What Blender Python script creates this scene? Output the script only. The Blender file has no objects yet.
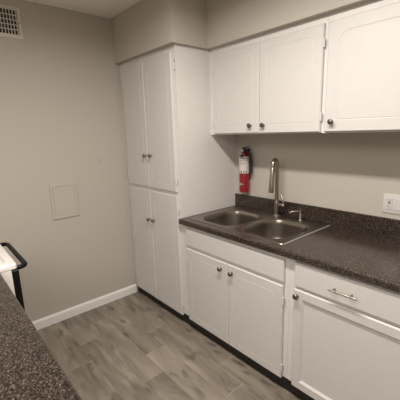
import bpy, bmesh, math, random
from mathutils import Vector, Matrix
from math import sin, cos, pi, radians
random.seed(4)
S = bpy.context.scene
COL = S.collection

# ------------------------------------------------------------------ materials
def lin(c):
    return tuple(((v/255)/12.92 if v/255 <= .04045 else ((v/255+.055)/1.055)**2.4) for v in c) + (1,)

def mat(name, col, rough=.5, metal=0, bump=0, bscale=40, spec=.5, emit=None):
    m = bpy.data.materials.new(name); m.use_nodes = True
    nt = m.node_tree; b = nt.nodes['Principled BSDF']
    b.inputs['Base Color'].default_value = col if len(col) == 4 else (*col, 1)
    b.inputs['Roughness'].default_value = rough
    b.inputs['Metallic'].default_value = metal
    b.inputs['Specular IOR Level'].default_value = spec
    if emit:
        b.inputs['Emission Color'].default_value = (*emit[0], 1); b.inputs['Emission Strength'].default_value = emit[1]
    g = nt.nodes.new('ShaderNodeNewGeometry')
    n = nt.nodes.new('ShaderNodeTexNoise'); n.inputs['Scale'].default_value = bscale
    n.inputs['Detail'].default_value = 4
    nt.links.new(g.outputs['Position'], n.inputs['Vector'])
    # tiny value variation keeps every surface procedural
    r = nt.nodes.new('ShaderNodeMixRGB'); r.blend_type = 'MULTIPLY'; r.inputs['Fac'].default_value = .06
    r.inputs['Color1'].default_value = b.inputs['Base Color'].default_value
    nt.links.new(n.outputs['Fac'], r.inputs['Color2'])
    nt.links.new(r.outputs['Color'], b.inputs['Base Color'])
    if bump:
        bp = nt.nodes.new('ShaderNodeBump'); bp.inputs['Strength'].default_value = bump
        bp.inputs['Distance'].default_value = .002
        nt.links.new(n.outputs['Fac'], bp.inputs['Height']); nt.links.new(bp.outputs['Normal'], b.inputs['Normal'])
    return m

WALLC = (.505, .466, .412)
M = {}
M['wall'] = mat('wall_paint', WALLC, .75, bump=.15, bscale=120, spec=.3)
M['ceiling'] = mat('ceiling_paint', (.86, .82, .75), .9, bump=.3, bscale=90, spec=.2)
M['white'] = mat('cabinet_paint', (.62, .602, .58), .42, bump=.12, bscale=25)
M['side'] = mat('cabinet_paint_lit', (.70, .68, .655), .45, bump=.12, bscale=18)  # same paint as the doors, lightened to put side light into the colour
M['trim'] = mat('trim_paint', (.86, .84, .82), .4)
M['toe'] = mat('toe_kick_vinyl', (.012, .010, .009), .5)
M['steel'] = mat('brushed_steel', (.33, .30, .265), .32, metal=1, bump=.04, bscale=200)
M['steel_edge'] = mat('steel_edge', (.75, .70, .63), .25, metal=1)
M['nickel'] = mat('brushed_nickel', (.36, .325, .28), .3, metal=1)
M['knob'] = mat('knob_nickel', (.20, .175, .15), .38, metal=1)
M['hole'] = mat('dark_recess', (.02, .018, .016), .8)
M['red'] = mat('red_enamel', (.27, .012, .02), .35)
M['label'] = mat('label_paper', (.62, .58, .54), .5)
M['labeltext'] = mat('label_ink', (.16, .14, .135), .6)
M['black'] = mat('black_plastic', (.012, .011, .011), .4)
M['range_white'] = mat('range_enamel', (.80, .77, .73), .22)
M['range_black'] = mat('range_black_enamel', (.004, .004, .004), .4, spec=.2)
M['coil'] = mat('burner_coil', (.03, .028, .027), .5, metal=.6)
M['plate'] = mat('outlet_plastic', (.62, .602, .58), .35)
M['grille'] = mat('grille_paint', (.62, .57, .51), .45)
M['lamp'] = mat('lamp_diffuser', (.9, .88, .84), .4, emit=((1, .88, .72), 3.0))

def laminate():
    m = bpy.data.materials.new('speckled_laminate'); m.use_nodes = True
    nt = m.node_tree; b = nt.nodes['Principled BSDF']; N = nt.nodes.new; L = nt.links.new
    g = N('ShaderNodeNewGeometry')
    v = N('ShaderNodeTexVoronoi'); v.inputs['Scale'].default_value = 250
    L(g.outputs['Position'], v.inputs['Vector'])
    s = N('ShaderNodeSeparateColor'); L(v.outputs['Color'], s.inputs['Color'])
    r = N('ShaderNodeValToRGB'); r.color_ramp.interpolation = 'LINEAR'
    e = r.color_ramp.elements
    e[0].position = 0; e[0].color = (.009, .007, .006, 1)
    e[1].position = .45; e[1].color = (.030, .0215, .0170, 1)
    for p, c in ((.75, (.058, .043, .034, 1)), (.90, (.082, .062, .050, 1)), (.98, (.13, .105, .085, 1))):
        x = e.new(p); x.color = c
    L(s.outputs['Red'], r.inputs['Fac'])
    n = N('ShaderNodeTexNoise'); n.inputs['Scale'].default_value = 160; n.inputs['Detail'].default_value = 3
    L(g.outputs['Position'], n.inputs['Vector'])
    r2 = N('ShaderNodeValToRGB'); r2.color_ramp.elements[0].position = .35; r2.color_ramp.elements[0].color = (.72, .72, .72, 1)
    r2.color_ramp.elements[1].position = .65; r2.color_ramp.elements[1].color = (1.12, 1.12, 1.12, 1)
    L(n.outputs['Fac'], r2.inputs['Fac'])
    mx = N('ShaderNodeMixRGB'); mx.blend_type = 'MULTIPLY'; mx.inputs['Fac'].default_value = 1
    L(r.outputs['Color'], mx.inputs['Color1']); L(r2.outputs['Color'], mx.inputs['Color2'])
    L(mx.outputs['Color'], b.inputs['Base Color'])
    b.inputs['Roughness'].default_value = .2
    b.inputs['Specular IOR Level'].default_value = .6
    return m
M['laminate'] = laminate()

def floor_mat():
    m = bpy.data.materials.new('wood_look_tile'); m.use_nodes = True
    nt = m.node_tree; b = nt.nodes['Principled BSDF']; N = nt.nodes.new; L = nt.links.new
    g = N('ShaderNodeNewGeometry'); sp = N('ShaderNodeSeparateXYZ'); L(g.outputs['Position'], sp.inputs[0])
    def math_(op, a, bb=None, c=None):
        n = N('ShaderNodeMath'); n.operation = op
        for i, q in enumerate((a, bb, c)):
            if q is None: continue
            if isinstance(q, (int, float)): n.inputs[i].default_value = q
            else: L(q, n.inputs[i])
        return n.outputs[0]
    W, LEN = .155, .87
    v = math_('DIVIDE', math_('ADD', sp.outputs['Y'], .745), -W)      # rows counted towards the room
    row = math_('FLOOR', v); fv = math_('FRACT', v)
    u = math_('DIVIDE', math_('SUBTRACT', math_('SUBTRACT', sp.outputs['X'], .675), math_('MULTIPLY', row, .218)), LEN)
    cell = math_('FLOOR', u); fu = math_('FRACT', u)
    du = math_('MULTIPLY', math_('MINIMUM', fu, math_('SUBTRACT', 1, fu)), LEN)
    dv = math_('MULTIPLY', math_('MINIMUM', fv, math_('SUBTRACT', 1, fv)), W)
    ju = math_('LESS_THAN', du, .0022); jv = math_('LESS_THAN', dv, .0009)
    # per plank random
    cb = N('ShaderNodeCombineXYZ'); L(row, cb.inputs[0]); L(cell, cb.inputs[1])
    wn = N('ShaderNodeTexWhiteNoise'); wn.noise_dimensions = '2D'; L(cb.outputs[0], wn.inputs['Vector'])
    # stretched grain
    mp = N('ShaderNodeCombineXYZ')
    L(math_('ADD', math_('MULTIPLY', sp.outputs['X'], 2.6), math_('MULTIPLY', wn.outputs['Value'], 37)), mp.inputs[0])
    L(math_('MULTIPLY', sp.outputs['Y'], 11), mp.inputs[1])
    L(math_('MULTIPLY', wn.outputs['Value'], 11), mp.inputs[2])
    n1 = N('ShaderNodeTexNoise'); n1.inputs['Scale'].default_value = 1.0; n1.inputs['Detail'].default_value = 5
    n1.inputs['Roughness'].default_value = .55; n1.inputs['Distortion'].default_value = .6
    L(mp.outputs[0], n1.inputs['Vector'])
    r = N('ShaderNodeValToRGB'); e = r.color_ramp.elements
    e[0].position = .28; e[0].color = (.125, .102, .080, 1)
    e[1].position = .75; e[1].color = (.36, .31, .25, 1)
    x = e.new(.46); x.color = (.21, .18, .144, 1)
    x = e.new(.60); x.color = (.265, .228, .184, 1)
    L(n1.outputs['Fac'], r.inputs['Fac'])
    # dark knots
    mp2 = N('ShaderNodeCombineXYZ')
    L(math_('ADD', math_('MULTIPLY', sp.outputs['X'], 5.5), math_('MULTIPLY', wn.outputs['Value'], 13)), mp2.inputs[0])
    L(math_('MULTIPLY', sp.outputs['Y'], 13), mp2.inputs[1])
    n2 = N('ShaderNodeTexNoise'); n2.inputs['Scale'].default_value = 1.0; n2.inputs['Detail'].default_value = 2
    L(mp2.outputs[0], n2.inputs['Vector'])
    k = N('ShaderNodeMapRange'); k.inputs['From Min'].default_value = .59; k.inputs['From Max'].default_value = .73
    k.inputs['To Min'].default_value = 1; k.inputs['To Max'].default_value = .42
    L(n2.outputs['Fac'], k.inputs['Value'])
    mx = N('ShaderNodeMixRGB'); mx.blend_type = 'MULTIPLY'; mx.inputs['Fac'].default_value = 1
    L(r.outputs['Color'], mx.inputs['Color1']); L(k.outputs[0], mx.inputs['Color2'])
    pv = math_('ADD', math_('MULTIPLY', wn.outputs['Value'], .22), .89)
    mx2 = N('ShaderNodeMixRGB'); mx2.blend_type = 'MULTIPLY'; mx2.inputs['Fac'].default_value = 1
    L(mx.outputs['Color'], mx2.inputs['Color1']); L(pv, mx2.inputs['Color2'])
    m3 = N('ShaderNodeMixRGB'); L(math_('MULTIPLY', ju, .75), m3.inputs['Fac'])
    L(mx2.outputs['Color'], m3.inputs['Color1']); m3.inputs['Color2'].default_value = (.36, .32, .27, 1)
    m4 = N('ShaderNodeMixRGB'); L(math_('MULTIPLY', jv, .35), m4.inputs['Fac'])
    L(m3.outputs['Color'], m4.inputs['Color1']); m4.inputs['Color2'].default_value = (.34, .30, .25, 1)
    L(m4.outputs['Color'], b.inputs['Base Color'])
    b.inputs['Roughness'].default_value = .5
    return m
M['floor'] = floor_mat()

def left_wall_mat():
    m = mat('wall_paint_left', WALLC, .75, bump=.15, bscale=120, spec=.3)
    nt = m.node_tree; b = nt.nodes['Principled BSDF']; N = nt.nodes.new; L = nt.links.new
    g = N('ShaderNodeNewGeometry'); d = N('ShaderNodeVectorMath'); d.operation = 'DISTANCE'
    d.inputs[1].default_value = (0, -.879, 1.343); L(g.outputs['Position'], d.inputs[0])
    k = N('ShaderNodeMapRange'); k.inputs['From Min'].default_value = .008; k.inputs['From Max'].default_value = .022
    k.inputs['To Min'].default_value = .86; k.inputs['To Max'].default_value = 1
    L(d.outputs['Value'], k.inputs['Value'])
    old = b.inputs['Base Color'].links[0].from_socket
    mx = N('ShaderNodeMixRGB'); mx.blend_type = 'MULTIPLY'; mx.inputs['Fac'].default_value = 1
    L(old, mx.inputs['Color1']); L(k.outputs[0], mx.inputs['Color2']); L(mx.outputs['Color'], b.inputs['Base Color'])
    return m
M['wall_left'] = left_wall_mat()

# ------------------------------------------------------------------ mesh helpers
def box(bm, x0, x1, y0, y1, z0, z1, bev=0, seg=2):
    r = bmesh.ops.create_cube(bm, size=1)
    vs = r['verts']
    for v in vs:
        v.co = Vector(((x0+x1)/2 + v.co.x*(x1-x0), (y0+y1)/2 + v.co.y*(y1-y0), (z0+z1)/2 + v.co.z*(z1-z0)))
    if bev:
        es = list({e for v in vs for e in v.link_edges})
        bmesh.ops.bevel(bm, geom=es, offset=bev, segments=seg, affect='EDGES', profile=.5)
    return bm

def tube(bm, pts, rad, n=16, caps=True):
    """sweep a circle along points; rad = number or list"""
    pts = [Vector(p) for p in pts]
    rads = rad if isinstance(rad, (list, tuple)) else [rad]*len(pts)
    rings = []; up = None
    for i, p in enumerate(pts):
        a = pts[max(i-1, 0)]; c = pts[min(i+1, len(pts)-1)]
        t = (c-a).normalized()
        if up is None:
            up = Vector((0, 0, 1)) if abs(t.z) < .9 else Vector((1, 0, 0))
        s = t.cross(up).normalized(); up = s.cross(t).normalized()
        rings.append([bm.verts.new(p + (s*cos(2*pi*k/n) + up*sin(2*pi*k/n))*rads[i]) for k in range(n)])
    for a, c in zip(rings, rings[1:]):
        for k in range(n):
            bm.faces.new((a[k], a[(k+1) % n], c[(k+1) % n], c[k]))
    if caps:
        bm.faces.new(rings[0][::-1]); bm.faces.new(rings[-1])
    return bm

def lathe(bm, prof, base, axis=(0, 0, 1), n=24):
    """prof = [(r, h)...] along axis from base; closed with caps where r > 0"""
    ax = Vector(axis).normalized(); base = Vector(base)
    u = ax.orthogonal().normalized(); w = ax.cross(u)
    rings = []
    for r, h in prof:
        rr = max(r, 1e-5)
        rings.append([bm.verts.new(base + ax*h + (u*cos(2*pi*k/n) + w*sin(2*pi*k/n))*rr) for k in range(n)])
    for a, c in zip(rings, rings[1:]):
        for k in range(n):
            bm.faces.new((a[k], a[(k+1) % n], c[(k+1) % n], c[k]))
    bm.faces.new(rings[0][::-1]); bm.faces.new(rings[-1])
    return bm

ORG = {}
def link(name, bm, material, parent=None, smooth=False, normals=True):
    if normals: bmesh.ops.recalc_face_normals(bm, faces=bm.faces[:])
    if parent is not None:
        o = ORG[parent.name]
        for v in bm.verts: v.co -= o
    me = bpy.data.meshes.new(name); bm.to_mesh(me); bm.free()
    me.materials.append(material)
    if smooth:
        for p in me.polygons: p.use_smooth = True
        try: me.set_sharp_from_angle(angle=radians(38))
        except Exception: pass
    ob = bpy.data.objects.new(name, me); COL.objects.link(ob)
    if parent is not None:
        ob.parent = parent
    ORG[ob.name] = ORG[parent.name] if parent is not None else Vector((0, 0, 0))
    return ob

def thing(name, label, cat, loc, group=None):
    o = bpy.data.objects.new(name, None); COL.objects.link(o); o.location = loc
    o.empty_display_size = .1
    o['label'] = label; o['category'] = cat
    if group: o['group'] = group
    ORG[o.name] = Vector(loc)
    return o

def struct(name, bm, m):
    o = link(name, bm, m); o['kind'] = 'structure'; return o

# ------------------------------------------------------------------ the room
CEIL = 2.511; XR = 3.6; YF = -4.6
SOF = 2.155
struct('floor', box(bmesh.new(), -.1, XR+.1, YF-.1, .1, -.1, 0), M['floor'])
struct('ceiling', box(bmesh.new(), -.1, XR+.1, YF-.1, .1, CEIL, CEIL+.1), M['ceiling'])
struct('wall_left', box(bmesh.new(), -.1, 0, YF-.1, .1, 0, CEIL), M['wall_left'])
struct('wall_back', box(bmesh.new(), 0, XR, 0, .1, 0, CEIL), M['wall'])
struct('wall_right', box(bmesh.new(), XR, XR+.1, YF-.1, .1, 0, CEIL), M['wall'])
struct('wall_front', box(bmesh.new(), 0, XR, YF-.1, YF, 0, CEIL), M['wall'])
# boxed soffit above the cabinets: an L in plan
bm = bmesh.new()
PL = [(0, 0), (0, -.655), (.836, -.655), (.836, -.333), (XR, -.333), (XR, 0)]
lo = [bm.verts.new((x, y, SOF)) for x, y in PL]; hi = [bm.verts.new((x, y, CEIL)) for x, y in PL]
bm.faces.new(lo); bm.faces.new(hi[::-1])
for i in range(6): bm.faces.new((lo[i], lo[(i+1) % 6], hi[(i+1) % 6], hi[i]))
struct('wall_soffit', bm, M['wall'])
# baseboard with a small chamfered top
def baseboard(name, y0, y1, x=0):
    bm = bmesh.new(); prof = [(0, 0), (.014, 0), (.014, .066), (.008, .080), (0, .083)]
    a = [bm.verts.new((x+p[0], y0, p[1])) for p in prof]; b = [bm.verts.new((x+p[0], y1, p[1])) for p in prof]
    bm.faces.new(a); bm.faces.new(b[::-1])
    for i in range(5): bm.faces.new((a[i], a[(i+1) % 5], b[(i+1) % 5], b[i]))
    return struct(name, bm, M['trim'])
baseboard('baseboard_left', YF, -.612)

# ------------------------------------------------------------------ cabinet pieces
FR = -.612        # face frame plane of tall and base units
DF = -.632        # door fronts
def rr(x0, x1, z0, z1, rt, rb, seg=8):
    """rounded rectangle, ccw, in x/z; rt/rb = top/bottom corner radii"""
    out = []
    for cx, cz, r, a0 in ((x1-rb, z0+rb, rb, -90), (x1-rt, z1-rt, rt, 0), (x0+rt, z1-rt, rt, 90), (x0+rb, z0+rb, rb, 180)):
        for k in range(seg+1):
            a = radians(a0 + 90*k/seg); out.append((cx+r*cos(a), cz+r*sin(a)))
    return out

def loopv(bm, pts, y): return [bm.verts.new((x, y, z)) for x, z in pts]
def bridge(bm, a, b):
    n = len(a)
    for i in range(n): bm.faces.new((a[i], a[(i+1) % n], b[(i+1) % n], b[i]))
def ring_fill(bm, a, b):
    es = []
    for l in (a, b):
        for i in range(len(l)):
            e = bm.edges.get((l[i], l[(i+1) % len(l)])) or bm.edges.new((l[i], l[(i+1) % len(l)])); es.append(e)
    bmesh.ops.triangle_fill(bm, use_beauty=True, use_dissolve=False, edges=es)

def door_mesh(x0, x1, z0, z1, yf, th=.019, style='routed', inset=.052, rt=.05, rb=.015):
    bm = bmesh.new()
    rect = lambda d: [(x1-d, z0+d), (x1-d, z1-d), (x0+d, z1-d), (x0+d, z0+d)]
    back = loopv(bm, rect(0), yf+th); s1 = loopv(bm, rect(0), yf+.005); s2 = loopv(bm, rect(.005), yf)
    bm.faces.new(back); bridge(bm, back, s1); bridge(bm, s1, s2)
    if style == 'flat':
        bm.faces.new(s2)
    elif style == 'routed':
        g = .0032; dp = .0016
        L = []
        for d, y in ((0, yf), (g, yf+dp), (2*g, yf)):
            L.append(loopv(bm, rr(x0+inset+d, x1-inset-d, z0+inset+d, z1-inset-d, rt-d, max(rb-d, .004)), y))
        ring_fill(bm, s2, L[0]); bridge(bm, L[0], L[1]); bridge(bm, L[1], L[2]); bm.faces.new(L[2])
    else:   # framed, recessed flat panel
        a = loopv(bm, rect(inset), yf); b = loopv(bm, rect(inset+.012), yf+.011)
        bridge(bm, s2, a); bridge(bm, a, b); bm.faces.new(b)
    return bm

def knob(parent, x, z, yf):
    bm = bmesh.new()
    lathe(bm, [(.0075, 0), (.0085, .002), (.0055, .005), (.005, .013), (.009, .017), (.0145, .021), (.0155, .025), (.013, .029), (.006, .0315), (.0, .032)],
          (x, yf, z), (0, -1, 0), 20)
    return link('knob', bm, M['knob'], parent, True)

def hinge(parent, x, z, yf, right=True, screws=False):
    """small painted surface hinge: barrel beside the door edge, leaf on the frame"""
    s = 1 if right else -1
    bm = bmesh.new()
    tube(bm, [(x+s*.003, yf+.004, z-.024), (x+s*.003, yf+.004, z-.022), (x+s*.003, yf+.004, z+.022), (x+s*.003, yf+.004, z+.024)], [.003, .0058, .0058, .003], 10)
    box(bm, min(x+s*.004, x+s*.0125), max(x+s*.004, x+s*.0125), FRY(yf)-.002, FRY(yf), z-.019, z+.019, .0008, 1)
    h = link('hinge', bm, M['white'], parent, True)
    for dz in (-.011, .011):
        bm = bmesh.new(); lathe(bm, [(.003, 0), (.003, .0012), (.0015, .0016)], (x+s*.008, FRY(yf)-.002, z+dz), (0, -1, 0), 10)
    # one screw shows
        link('screw', bm, M['knob'], h, True) if parent.parent is None else bm.free()
    return h
def FRY(yf): return yf + .020

def hinged_door(parent, x0, x1, z0, z1, yf, kx, kz, right, hz, **kw):
    d = link('door', door_mesh(x0, x1, z0, z1, yf, **kw), M['white'], parent)
    knob(d, kx, kz, yf)
    for z in hz: hinge(d, x1 if right else x0, z, yf, right)
    return d

def frame_body(parent, x0, x1, y0, z0, z1, openings, yb=-.001):
    """carcass box plus a face frame with real openings (front plane y0)"""
    bm = bmesh.new()
    t = .018
    box(bm, x0, x0+t, y0+t, yb, z0, z1); box(bm, x1-t, x1, y0+t, yb, z0, z1)
    box(bm, x0+t, x1-t, y0+t, yb, z0, z0+t)
    if z1 > 1: box(bm, x0+t, x1-t, y0+t, yb, z1-t, z1)
    box(bm, x0+t, x1-t, yb-.006, yb, z0+t, z1-t)
    # face frame: solid sheet minus openings, assembled from strips
    xs = sorted({x0, x1, *[o[0] for o in openings], *[o[1] for o in openings]})
    zs = sorted({z0, z1, *[o[2] for o in openings], *[o[3] for o in openings]})
    for i in range(len(xs)-1):
        for j in range(len(zs)-1):
            cx, cz = (xs[i]+xs[i+1])/2, (zs[j]+zs[j+1])/2
            if any(o[0] < cx < o[1] and o[2] < cz < o[3] for o in openings): continue
            box(bm, xs[i], xs[i+1], y0, y0+t, zs[j], zs[j+1])
    bmesh.ops.remove_doubles(bm, verts=bm.verts[:], dist=1e-5)
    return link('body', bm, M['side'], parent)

WP = .808
# ---- pantry
pan = thing('pantry_cabinet', 'tall white pantry cabinet in the corner with two upper and two lower doors', 'cabinet', (WP/2, -.306, 0))
frame_body(pan, .002, WP, FR, .10, SOF-.001, [(.075, .755, .12, 1.07), (.075, .755, 1.13, 2.10)])
bm = box(bmesh.new(), .015, WP, -.594, -.576, .0, .10); link('toe_kick', bm, M['toe'], pan)
MID = .404
hinged_door(pan, .052, MID-.0015, 1.112, 2.112, DF, .376, 1.377, False, (1.99, 1.215), rt=.045)
hinged_door(pan, MID+.0015, .776, 1.112, 2.112, DF, .458, 1.380, True, (1.19,), rt=.045)
for z in (2.047, 1.985):
    bm = bmesh.new(); lathe(bm, [(.0055, 0), (.0055, .0012), (.002, .002)], (.797, FR, z), (0, -1, 0), 12)
    link('screw', bm, M['knob'], pan, True)
hinged_door(pan, .052, MID-.0015, .085, 1.086, DF, .372, .828, False, (.95, .22), rt=.045)
hinged_door(pan, MID+.0015, .780, .085, 1.086, DF, .446, .832, True, (.965, .155), rt=.045)

# ---- base cabinets
sb = thing('base_cabinet', 'white sink base cabinet with two routed doors below a long false drawer front', 'cabinet', (1.29, -.306, 0), 'white base cabinets under the sink-wall counter')
X1 = 1.771
frame_body(sb, WP+.001, X1, FR, .10, .874, [(.90, 1.74, .715, .84), (.90, 1.74, .12, .68)])
link('toe_kick', box(bmesh.new(), WP+.001, X1, -.594, -.576, 0, .10), M['toe'], sb)
link('false_drawer_front', door_mesh(.868, 1.744, .716, .848, DF, style='flat'), M['white'], sb)
hinged_door(sb, .868, 1.302, .092, .694, DF, 1.248, .645, False, (.60, .17))
hinged_door(sb, 1.305, 1.740, .092, .694, DF, 1.350, .643, True, (.60, .165))
rb = thing('base_cabinet', 'white base cabinet with a bar-handled drawer above a recessed panel door', 'cabinet', (2.13, -.306, 0), 'white base cabinets under the sink-wall counter')
X2 = 2.49
frame_body(rb, X1+.001, X2, FR, .10, .874, [(1.83, 2.43, .74, .84), (1.83, 2.43, .12, .69)])
link('toe_kick', box(bmesh.new(), X1+.001, X2-.0, -.594, -.576, 0, .10), M['toe'], rb)
dr = link('drawer', door_mesh(1.812, 2.46, .722, .858, DF, style='flat'), M['white'], rb)
bm = bmesh.new()
HZ = .788
tube(bm, [(2.020, DF-.031, HZ), (2.158, DF-.031, HZ)], .0048, 12)
for x in (2.040, 2.124): tube(bm, [(x, DF, HZ), (x, DF-.031, HZ)], .004, 10)
link('handle', bm, M['nickel'], dr, True)
d = link('door', door_mesh(1.812, 2.46, .095, .706, DF, style='frame', inset=.048), M['white'], rb)
knob(d, 1.836, .672, DF)
hinge(d, 2.46, .58, DF); hinge(d, 2.46, .2, DF)

# ---- upper cabinets
UF = -.287; UD = -.307
ul = thing('upper_cabinet', 'white double-door wall cabinet above the sink, joined to the pantry side', 'cabinet', (1.29, -.15, 1.53), 'white wall cabinets under the soffit')
frame_body(ul, WP+.001, 1.7518, UF, 1.530, SOF, [(.88, 1.73, 1.56, 2.09)])
hinged_door(ul, .860, 1.298, 1.537, 2.110, UD, 1.230, 1.589, False, (2.01, 1.62))
hinged_door(ul, 1.301, 1.739, 1.535, 2.110, UD, 1.342, 1.588, True, (2.01, 1.62))
ur = thing('upper_cabinet', 'white wall cabinet on the right, a single wide door above the outlet', 'cabinet', (2.12, -.15, 1.53), 'white wall cabinets under the soffit')
frame_body(ur, 1.7525, 2.49, UF, 1.528, SOF, [(1.79, 2.46, 1.56, 2.09)])
hinged_door(ur, 1.766, 2.462, 1.535, 2.110, UD, 1.812, 1.590, True, (2.01, 1.62), rt=.055, inset=.062)

# ------------------------------------------------------------------ countertops
ZC = .914; TH = .038
def counter_strip(bm, x0, x1, yb, yf, zt=ZC, th=TH, r=.011):
    """slab with a rounded top front edge; profile in y/z, front at yf"""
    s = 1 if yf < yb else -1
    prof = [(yb, zt-th), (yb, zt)]
    for k in range(7):
        a = radians(90*k/6); prof.append((yf + s*(r - r*sin(a)), zt - r + r*cos(a)))
    for k in range(4):
        a = radians(90*k/3); prof.append((yf + s*(.004 - .004*cos(a)), zt - th + .004 - .004*sin(a)))
    a = [bm.verts.new((x0, y, z)) for y, z in prof]; b = [bm.verts.new((x1, y, z)) for y, z in prof]
    bm.faces.new(a); bm.faces.new(b[::-1]); bridge(bm, a, b)
XE = 2.51
ct = thing('countertop', 'dark brown speckled laminate worktop along the wall, holding the sink', 'countertop', (1.6, -.32, ZC-TH))
bm = bmesh.new()
SX0, SX1, SY0, SY1 = .858, 1.700, -.585, -.040        # sink outline
counter_strip(bm, WP+.001, XE, SY0+.012, -.646)
box(bm, WP+.001, SX0+.012, SY0+.012, -.020, ZC-TH, ZC)
box(bm, SX1-.012, XE, SY0+.012, -.020, ZC-TH, ZC)
box(bm, SX0+.012, SX1-.012, SY1-.012, -.020, ZC-TH, ZC)
link('worktop', bm, M['laminate'], ct)
bm = bmesh.new(); box(bm, WP+.001, XE, -.020, -.001, ZC-TH, 1.020, .003, 2); link('backsplash', bm, M['laminate'], ct)

fc = thing('countertop', 'dark speckled laminate counter in the foreground at lower left', 'countertop', (2.1, -2.17, ZC-TH))
bm = bmesh.new(); counter_strip(bm, .938, 3.3, -2.49, -1.850); link('worktop', bm, M['laminate'], fc)
fb = thing('peninsula_cabinet', 'white base cabinet under the dark foreground counter at lower left', 'cabinet', (2.1, -2.17, 0))
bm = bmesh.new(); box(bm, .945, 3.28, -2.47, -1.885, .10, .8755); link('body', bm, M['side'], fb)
bm = bmesh.new(); box(bm, .945, 3.28, -2.45, -1.95, 0, .10); link('toe_kick', bm, M['toe'], fb)

# ------------------------------------------------------------------ sink
sk = thing('kitchen_sink', 'stainless steel double-bowl drop-in sink in the dark worktop', 'sink', (1.28, -.31, ZC))
def rrxy(x0, x1, y0, y1, r, seg=7):
    return rr(x0, x1, y0, y1, r, r, seg)
def loopz(bm, pts, z): return [bm.verts.new((x, y, z)) for x, y in pts]
bm = bmesh.new()
zr = ZC+.0045
o0 = loopz(bm, rrxy(SX0, SX1, SY0, SY1, .022), ZC+.0003)
o1 = loopz(bm, rrxy(SX0+.003, SX1-.003, SY0+.003, SY1-.003, .020), zr)
o2 = loopz(bm, rrxy(SX0+.013, SX1-.013, SY0+.013, SY1-.013, .018), zr)
o3 = loopz(bm, rrxy(SX0+.018, SX1-.018, SY0+.018, SY1-.018, .016), zr-.002)
bridge(bm, o0, o1); bridge(bm, o1, o2); bridge(bm, o2, o3)
BOWLS = [(.900, 1.258, -.548, -.142), (1.300, 1.658, -.548, -.142)]
tops = []
zd = zr-.002
for (x0, x1, y0, y1) in BOWLS:
    R = .115
    ls = []
    for d, z in ((0, zd), (.004, zd-.0015), (.008, zd-.006), (.011, zd-.03), (.016, zd-.12), (.020, zd-.142), (.028, zd-.157), (.042, zd-.166), (.062, zd-.170)):
        ls.append(loopz(bm, rrxy(x0+d, x1-d, y0+d, y1-d, R-d*.4), z))
    cx, cy = (x0+x1)/2, (y0+y1)/2
    last = ls[-1]; n = len(last)
    for f, z in ((.66, zd-.172), (.36, zd-.174)):
        new = []
        for v in last:
            vx, vy = v.co.x-cx, v.co.y-cy; a = math.atan2(vy, vx)
            new.append((v.co.x, v.co.y, a))
        if f == .66: pts = [(cx+(x-cx)*.66, cy+(y-cy)*.66) for x, y, a in new]
        else: pts = [(cx+.042*cos(a), cy+.042*sin(a)) for x, y, a in new]
        l2 = loopz(bm, pts, z); ls.append(l2)
        if f == .66: last = l2
    for a, b in zip(ls, ls[1:]): bridge(bm, a, b)
    bm.faces.new(ls[-1])
    tops.append(ls[0])
es = []
for l in [o3]+tops:
    for i in range(len(l)):
        e = bm.edges.get((l[i], l[(i+1) % len(l)])) or bm.edges.new((l[i], l[(i+1) % len(l)])); es.append(e)
bmesh.ops.triangle_fill(bm, use_beauty=True, use_dissolve=False, edges=es)
bmesh.ops.recalc_face_normals(bm, faces=bm.faces[:])
if sum(f.normal.z*f.calc_area() for f in bm.faces) < 0: bmesh.ops.reverse_faces(bm, faces=bm.faces[:])
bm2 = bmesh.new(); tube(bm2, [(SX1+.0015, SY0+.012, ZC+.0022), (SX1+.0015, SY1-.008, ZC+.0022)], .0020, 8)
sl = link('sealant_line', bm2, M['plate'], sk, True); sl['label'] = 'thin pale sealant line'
basin = link('basin', bm, M['steel'], sk, True, normals=False)
for (x0, x1, y0, y1) in BOWLS:
    bm = bmesh.new()
    lathe(bm, [(.041, 0), (.043, .002), (.040, .004), (.030, .002), (.026, .0012), (.010, .0012), (.008, .006), (.004, .008), (0, .008)], ((x0+x1)/2, (y0+y1)/2, zd-.1735))
    link('drain_strainer', bm, M['nickel'], sk, True)

# ------------------------------------------------------------------ faucet
fa = thing('kitchen_faucet', 'tall brushed nickel gooseneck pull-down faucet behind the sink', 'faucet', (1.297, -.088, zd))
FX, FY = 1.297, -.088
bm = bmesh.new()
lathe(bm, [(.027, 0), (.027, .004), (.021, .010), (.0175, .014), (.0175, .105), (.0165, .112), (.013, .118)], (FX, FY, zd))
tube(bm, [(FX, FY, 1.008), (FX+.064, FY, 1.008), (FX+.070, FY, 1.008)], [.013, .013, .010], 16)
link('faucet_body', bm, M['nickel'], fa, True)
bm = bmesh.new()
R = .038; zt = 1.312; DX, DY = .22, -.975
pts = [(FX, FY, 1.02), (FX, FY, 1.10), (FX, FY, 1.20)]
for k in range(0, 17):
    a = radians(180*k/16); q = R-R*cos(a); pts.append((FX+DX*q, FY+DY*q, zt+R*sin(a)-.008))
q = 2*R+.003; pts.append((FX+DX*q, FY+DY*q, 1.280))
tube(bm, pts, .0145, 18); link('spout', bm, M['nickel'], fa, True)
bm = bmesh.new()
lathe(bm, [(.0145, 0), (.0160, .004), (.0160, .060), (.0180, .110), (.0185, .170), (.016, .178), (.012, .176), (0, .176)], (FX+DX*(2*R+.002), FY+DY*(2*R+.002), 1.288), (.02, -.12, -1), 20)
link('spray_head', bm, M['nickel'], fa, True)
bm = bmesh.new()
tube(bm, [(FX+.060, FY, 1.012), (FX+.060, FY-.002, 1.030), (FX+.052, FY, 1.055), (FX+.038, FY+.004, 1.080), (FX+.028, FY+.006, 1.092)], [.008, .0085, .007, .0055, .003], 12)
link('lever', bm, M['nickel'], fa, True)

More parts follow.
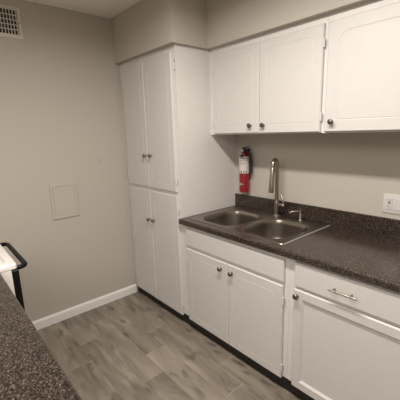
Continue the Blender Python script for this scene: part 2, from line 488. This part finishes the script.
sd = thing('soap_dispenser', 'small brushed nickel soap dispenser on the sink deck right of the faucet', 'soap dispenser', (1.503, -.09, zd))
bm = bmesh.new()
lathe(bm, [(.018, 0), (.018, .004), (.012, .009), (.0095, .014), (.0095, .05), (.007, .054), (.007, .066), (.0105, .068), (.0105, .078), (.004, .080)], (1.503, -.09, zd), n=18)
link('pump_body', bm, M['nickel'], sd, True)
bm = bmesh.new()
tube(bm, [(1.503, -.09, .985), (1.485, -.108, .987), (1.462, -.131, .986), (1.452, -.141, .978)], [.006, .0055, .005, .004], 12)
link('nozzle', bm, M['nickel'], sd, True)

# ------------------------------------------------------------------ fire extinguisher on the back wall
EX, EY, R = .949, -.056, .0405
fe = thing('fire_extinguisher', 'small red fire extinguisher with a white label hung beside the pantry', 'fire extinguisher', (EX, EY, 1.040))
bm = bmesh.new()
lathe(bm, [(.036, 0), (.039, .004), (R, .010), (R, .294), (.038, .306), (.031, .317), (.021, .328), (.016, .332), (.016, .342)], (EX, EY, 1.056), n=32)
link('tank', bm, M['red'], fe, True)
def wrap(a0, a1, z0, z1, r, n=20):
    """curved sheet around the tank, angles in degrees (270 = towards -y)"""
    bm = bmesh.new(); A = []; 
    for k in range(n+1):
        a = radians(a0+(a1-a0)*k/n)
        A.append([bm.verts.new((EX+q*cos(a), EY+q*sin(a), z)) for q, z in ((r, z0), (r, z1), (r-.001, z1), (r-.001, z0))])
    for a, b in zip(A, A[1:]):
        for i in range(4): bm.faces.new((a[i], a[(i+1) % 4], b[(i+1) % 4], b[i]))
    bm.faces.new(A[0]); bm.faces.new(A[-1][::-1]); return bm
la = link('label', wrap(205, 385, 1.214, 1.352, R+.0012), M['label'], fe, True)
la['label'] = 'white printed label around the upper tank'
for z0, z1, a0, a1 in ((1.330, 1.341, 258, 322), (1.316, 1.321, 258, 330), (1.306, 1.309, 258, 326), (1.296, 1.299, 258, 330), (1.284, 1.287, 258, 320),
                       (1.212, 1.236, 250, 262), (1.212, 1.236, 276, 286), (1.212, 1.236, 300, 310), (1.212, 1.236, 326, 338)):
    link('label_print', wrap(a0, a1, z0, z1, R+.0018, 6), M['labeltext'], la)
# white arrow head on the red lower part
bm = bmesh.new()
def sp(a, z, r=R+.0012): return (EX+r*cos(radians(a)), EY+r*sin(radians(a)), z)
nA = 12; rowt = []; rowb = []
for k in range(nA+1):
    a = 232+76*k/nA; h = .0165*(1-k/nA)+.0004
    rowt.append(bm.verts.new(sp(a, 1.126+h))); rowb.append(bm.verts.new(sp(a, 1.126-h)))
for k in range(nA): bm.faces.new((rowb[k], rowb[k+1], rowt[k+1], rowt[k]))
bmesh.ops.solidify(bm, geom=bm.faces[:], thickness=.0008)
ar = link('arrow_mark', bm, M['label'], fe)
bm = bmesh.new()
lathe(bm, [(.017, 0), (.017, .018), (.013, .022), (.013, .034), (.0, .034)], (EX, EY, 1.386), n=18)
va = link('valve', bm, M['black'], fe, True)
bm = bmesh.new(); lathe(bm, [(.012, 0), (.012, .008), (.009, .010), (0, .010)], (EX-.003, EY-.016, 1.398), (-.2, -1, 0), 16)
link('pressure_gauge', bm, M['label'], va, True)
bm = bmesh.new()
def bar(bm, p, q, w, h):
    p, q = Vector(p), Vector(q); t = (q-p).normalized(); s = t.cross(Vector((0, 0, 1))).normalized(); u = s.cross(t)
    vs = []
    for c in (p, q):
        for a, b in ((-w, -h), (w, -h), (w, h), (-w, h)): vs.append(bm.verts.new(c+s*a/2+u*b/2))
    for f in ((0, 1, 2, 3), (7, 6, 5, 4), (0, 4, 5, 1), (1, 5, 6, 2), (2, 6, 7, 3), (3, 7, 4, 0)): bm.faces.new([vs[i] for i in f])
bar(bm, (EX-.022, EY, 1.416), (EX+.062, EY-.012, 1.430), .022, .006)
link('squeeze_lever', bm, M['black'], fe)
bm = bmesh.new(); bar(bm, (EX-.016, EY, 1.400), (EX+.060, EY-.010, 1.404), .020, .006); link('carry_handle', bm, M['black'], fe)
bm = bmesh.new()
tube(bm, [(EX+.012, EY-.0, 1.394), (EX+.040, EY+.004, 1.388), (EX+.056, EY+.008, 1.360), (EX+.060, EY+.010, 1.300), (EX+.060, EY+.010, 1.215)], [.007, .008, .009, .011, .013], 12)
link('nozzle', bm, M['black'], fe, True)
bm = bmesh.new()
box(bm, EX-.016, EX+.016, -.014, -.0015, 1.15, 1.41, .002, 1); 
link('wall_bracket', bm, M['black'], fe)
bm = bmesh.new()
vs = [bm.verts.new(c) for c in ((EX-.014, EY-.050, 1.384), (EX+.040, EY-.052, 1.378), (EX+.058, EY-.050, 1.332), (EX+.040, EY-.052, 1.352), (EX-.010, EY-.052, 1.352))]
bm.faces.new(vs); bmesh.ops.solidify(bm, geom=bm.faces[:], thickness=.0008)
tg = link('inspection_tag', bm, M['label'], fe); tg['label'] = 'white paper inspection tag'

# ------------------------------------------------------------------ wall outlet
ot = thing('wall_outlet', 'white two-gang cover plate with outlet above the backsplash at right', 'outlet', (2.06, -.003, 1.052))
bm = bmesh.new(); box(bm, 2.003, 2.119, -.0065, -.0005, 1.050, 1.166, .0025, 2); link('cover_plate', bm, M['plate'], ot, True)
bm = bmesh.new(); box(bm, 2.020, 2.054, -.0095, -.006, 1.074, 1.142, .001, 1); rc = link('receptacle', bm, M['plate'], ot)
for z in (1.090, 1.127):
    bm = bmesh.new()
    for dx in (-.006, .006): box(bm, 2.037+dx-.0012, 2.037+dx+.0012, -.0099, -.0094, z-.004, z+.005)
    lathe(bm, [(.0022, 0), (.0022, .0005)], (2.037, -.0094, z-.009), (0, -1, 0), 8)
    link('socket_holes', bm, M['hole'], rc)
bm = bmesh.new(); box(bm, 2.032, 2.044, -.0115, -.009, 1.1105, 1.1175, .0006, 1); link('test_button', bm, M['black'], rc)
bm = bmesh.new(); box(bm, 2.032, 2.042, -.0115, -.009, 1.1015, 1.1075, .0006, 1); link('reset_button', bm, M['plate'], rc)
bm = bmesh.new(); box(bm, 2.068, 2.102, -.0095, -.006, 1.074, 1.142, .0012, 1); link('rocker_switch', bm, M['plate'], ot)
for x in (2.037, 2.085):
    for z in (1.060, 1.156):
        bm = bmesh.new(); lathe(bm, [(.003, 0), (.003, .0008), (.001, .0012)], (x, -.0064, z), (0, -1, 0), 10); link('screw', bm, M['plate'], ot)

# ------------------------------------------------------------------ return air grille on the left wall
gr = thing('air_vent', 'white air vent grille high on the left wall near the ceiling', 'vent', (.002, -1.53, 2.25))
y0, y1, z0, z1 = -1.71, -1.356, 2.243, 2.455
bm = bmesh.new()
b_ = .027
def frame_loop(d, x): return [bm.verts.new((x, y, z)) for y, z in ((y0+d, z0+d), (y1-d, z0+d), (y1-d, z1-d), (y0+d, z1-d))]
Ls = [frame_loop(0, .0005), frame_loop(0, .003), frame_loop(.004, .007), frame_loop(b_-.002, .008), frame_loop(b_, .006), frame_loop(b_, .0005)]
for a, b in zip(Ls, Ls[1:]): bridge(bm, a, b)
bridge(bm, Ls[-1], Ls[0])
link('grille_frame', bm, M['grille'], gr)
link('duct_opening', box(bmesh.new(), .0005, .0012, y0+b_-.001, y1-b_+.001, z0+b_-.001, z1-b_+.001), M['hole'], gr)
bm = bmesh.new(); y = y0+b_+.019
while y < y1-b_-.004:
    box(bm, .0038, .0062, y-.0028, y+.0028, z0+b_, z1-b_); y += .0195
link('vertical_bars', bm, M['grille'], gr)
bm = bmesh.new(); n = 5
for k in range(1, n):
    z = z0+b_+(z1-z0-2*b_)*k/n; box(bm, .0015, .0036, y0+b_, y1-b_, z-.0032, z+.0032)
link('horizontal_bars', bm, M['grille'], gr)
bm = bmesh.new(); lathe(bm, [(.004, 0), (.004, .001), (.001, .0018)], (.0078, y1-.013, (z0+z1)/2), (1, 0, 0), 10); link('screw', bm, M['hole'], gr)

# ------------------------------------------------------------------ painted access panel
ap = thing('access_panel', 'square access panel painted over in the wall colour on the left wall', 'panel', (.002, -1.208, .89))
y0, y1, z0, z1 = -1.315, -1.100, .890, 1.177
bm = bmesh.new()
Ls = [frame_loop(0, 0), frame_loop(0, .008), frame_loop(.002, .010), frame_loop(.020, .010), frame_loop(.022, .006), frame_loop(.025, .006), frame_loop(.026, .008)]
for a, b in zip(Ls, Ls[1:]): bridge(bm, a, b)
bm.faces.new(Ls[-1]); bm.faces.new(Ls[0][::-1])
link('panel', bm, M['wall'], ap)

# ------------------------------------------------------------------ range
RX0, RX1, RYF, RYB = .335, .934, -1.800, -2.45
st = thing('kitchen_range', 'white range with a black oven door and curved black handle', 'stove', ((RX0+RX1)/2, -2.1, 0))
bm = bmesh.new(); box(bm, RX0+.004, RX1-.002, RYB, RYF, .03, .903, .003, 1); link('body', bm, M['range_white'], st)
for x in (RX0+.05, RX1-.05):
    for y in (RYB+.05, RYF-.05):
        bm = bmesh.new(); lathe(bm, [(.018, 0), (.018, .006), (.010, .008), (.010, .031)], (x, y, 0), n=14); link('foot', bm, M['black'], st, True)
# cooktop pan: raised rim and sunken centre, overhanging the body
bm = bmesh.new()
def cl(d, z, r): return loopz(bm, rrxy(RX0+d, RX1-d, RYB+d, -1.772-d, r, 5), z)
C = [cl(.004, .902, .016), cl(0, .906, .02), cl(0, .924, .02), cl(.003, .930, .018), cl(.007, .932, .016), cl(.042, .932, .012), cl(.048, .9225, .010), cl(.060, .9215, .008)]
for a, b in zip(C, C[1:]): bridge(bm, a, b)
bm.faces.new(C[-1]); bm.faces.new(C[0][::-1])
ck = link('cooktop', bm, M['range_white'], st, True)
for i, (x, y, r) in enumerate(((.49, -1.95, .095), (.78, -1.95, .075), (.49, -2.22, .075), (.78, -2.22, .095))):
    bm = bmesh.new(); lathe(bm, [(r, 0), (r+.004, .003), (r-.01, .0015), (.0, .001)], (x, y, .9216), n=28); bo = link('drip_bowl', bm, M['steel_edge'], st, True)
    bm = bmesh.new(); pts = []
    for k in range(90):
        a = k/89*2*pi*3.2; q = .018+(r-.028)*k/89; pts.append((x+q*cos(a), y+q*sin(a), .932))
    tube(bm, pts, .0045, 8); link('burner_coil', bm, M['coil'], bo, True)
bm = bmesh.new(); box(bm, RX0, RX1, RYB-.03, RYB+.03, .90, 1.10, .01, 2); bp = link('back_panel', bm, M['range_white'], st, True)
for x in (.42, .50, .635, .77, .85):
    bm = bmesh.new(); lathe(bm, [(.019, 0), (.019, .008), (.015, .018), (0, .019)], (x, RYB+.03, 1.03), (0, 1, 0), 18); link('control_knob', bm, M['black'], bp, True)
bm = bmesh.new(); box(bm, RX0+.002, RX1, RYF+.0005, -1.768, .20, .897, .004, 1); od = link('oven_door', bm, M['range_black'], st)
od['label'] = 'black oven door'
bm = bmesh.new(); box(bm, RX0+.004, RX1-.002, RYF+.0005, -1.766, .04, .19, .004, 1); link('storage_drawer', bm, M['range_white'], st)
bm = bmesh.new(); hz = .892; hy = -1.722; x0, x1 = .400, .888; q = .036
pts = [(x0, -1.772, hz), (x0, hy-q, hz)]
for k in range(1, 7):
    a = radians(90*k/6); pts.append((x0+q*(1-cos(a)), hy-q+q*sin(a), hz))
for k in range(0, 7):
    a = radians(90*k/6); pts.append((x1-q+q*sin(a), hy-q+q*cos(a), hz))
pts.append((x1, -1.772, hz))
tube(bm, pts, .0125, 14); link('handle', bm, M['range_black'], od, True)

# ------------------------------------------------------------------ light fixture (out of frame, lights the room)
LX, LY = 1.92, -1.31
cf = thing('ceiling_light', 'long rectangular ceiling light over the kitchen aisle', 'ceiling light', (LX, LY, CEIL))
bm = bmesh.new(); box(bm, LX-.62, LX+.62, LY-.14, LY+.14, CEIL-.03, CEIL-.001, .004, 1); link('lamp_housing', bm, M['trim'], cf)

def area(name, loc, size, power, col, rot=(0, 0, 0), shape='DISK', sy=None):
    l = bpy.data.lights.new(name, 'AREA'); l.shape = shape; l.size = size
    if sy: l.size_y = sy; l.spread = radians(172)
    l.energy = power; l.color = col
    o = bpy.data.objects.new(name, l); o.location = loc; o.rotation_euler = rot; COL.objects.link(o); return o
area('ceiling_lamp', (LX, LY, CEIL-.036), 1.2, 46, (1, .935, .87), shape='RECTANGLE', sy=.12)
area('fill_light_living', (2.2, -3.3, CEIL-.02), 2.2, 62, (1, .935, .87))  # added fill behind the camera to lift walls and ceiling, no known fixture

w = bpy.data.worlds.new('world'); S.world = w; w.use_nodes = True
w.node_tree.nodes['Background'].inputs[0].default_value = (.5, .46, .4, 1)
w.node_tree.nodes['Background'].inputs[1].default_value = .1

# ------------------------------------------------------------------ camera
f, yaw, pitch, roll = 323.2334, .86170973, .20791308, -.03096179
F = Vector((-sin(yaw)*cos(pitch), cos(yaw)*cos(pitch), -sin(pitch)))
Rv = Vector((cos(yaw), sin(yaw), 0)); U = Rv.cross(F)
R2 = Rv*cos(roll)+U*sin(roll); U2 = -Rv*sin(roll)+U*cos(roll)
cd = bpy.data.cameras.new('camera'); cd.sensor_fit = 'HORIZONTAL'; cd.sensor_width = 36; cd.lens = f/400*36; cd.clip_start = .02
co = bpy.data.objects.new('camera', cd); COL.objects.link(co)
m = Matrix((R2, U2, -F)).transposed().to_4x4(); m.translation = Vector((2.72052, -2.06602, 1.55739))
co.matrix_world = m
S.camera = co
vs = S.view_settings
vs.view_transform = 'Standard'; vs.look = 'None'; vs.gamma = 1; vs.exposure = -.13; vs.use_curve_mapping = False
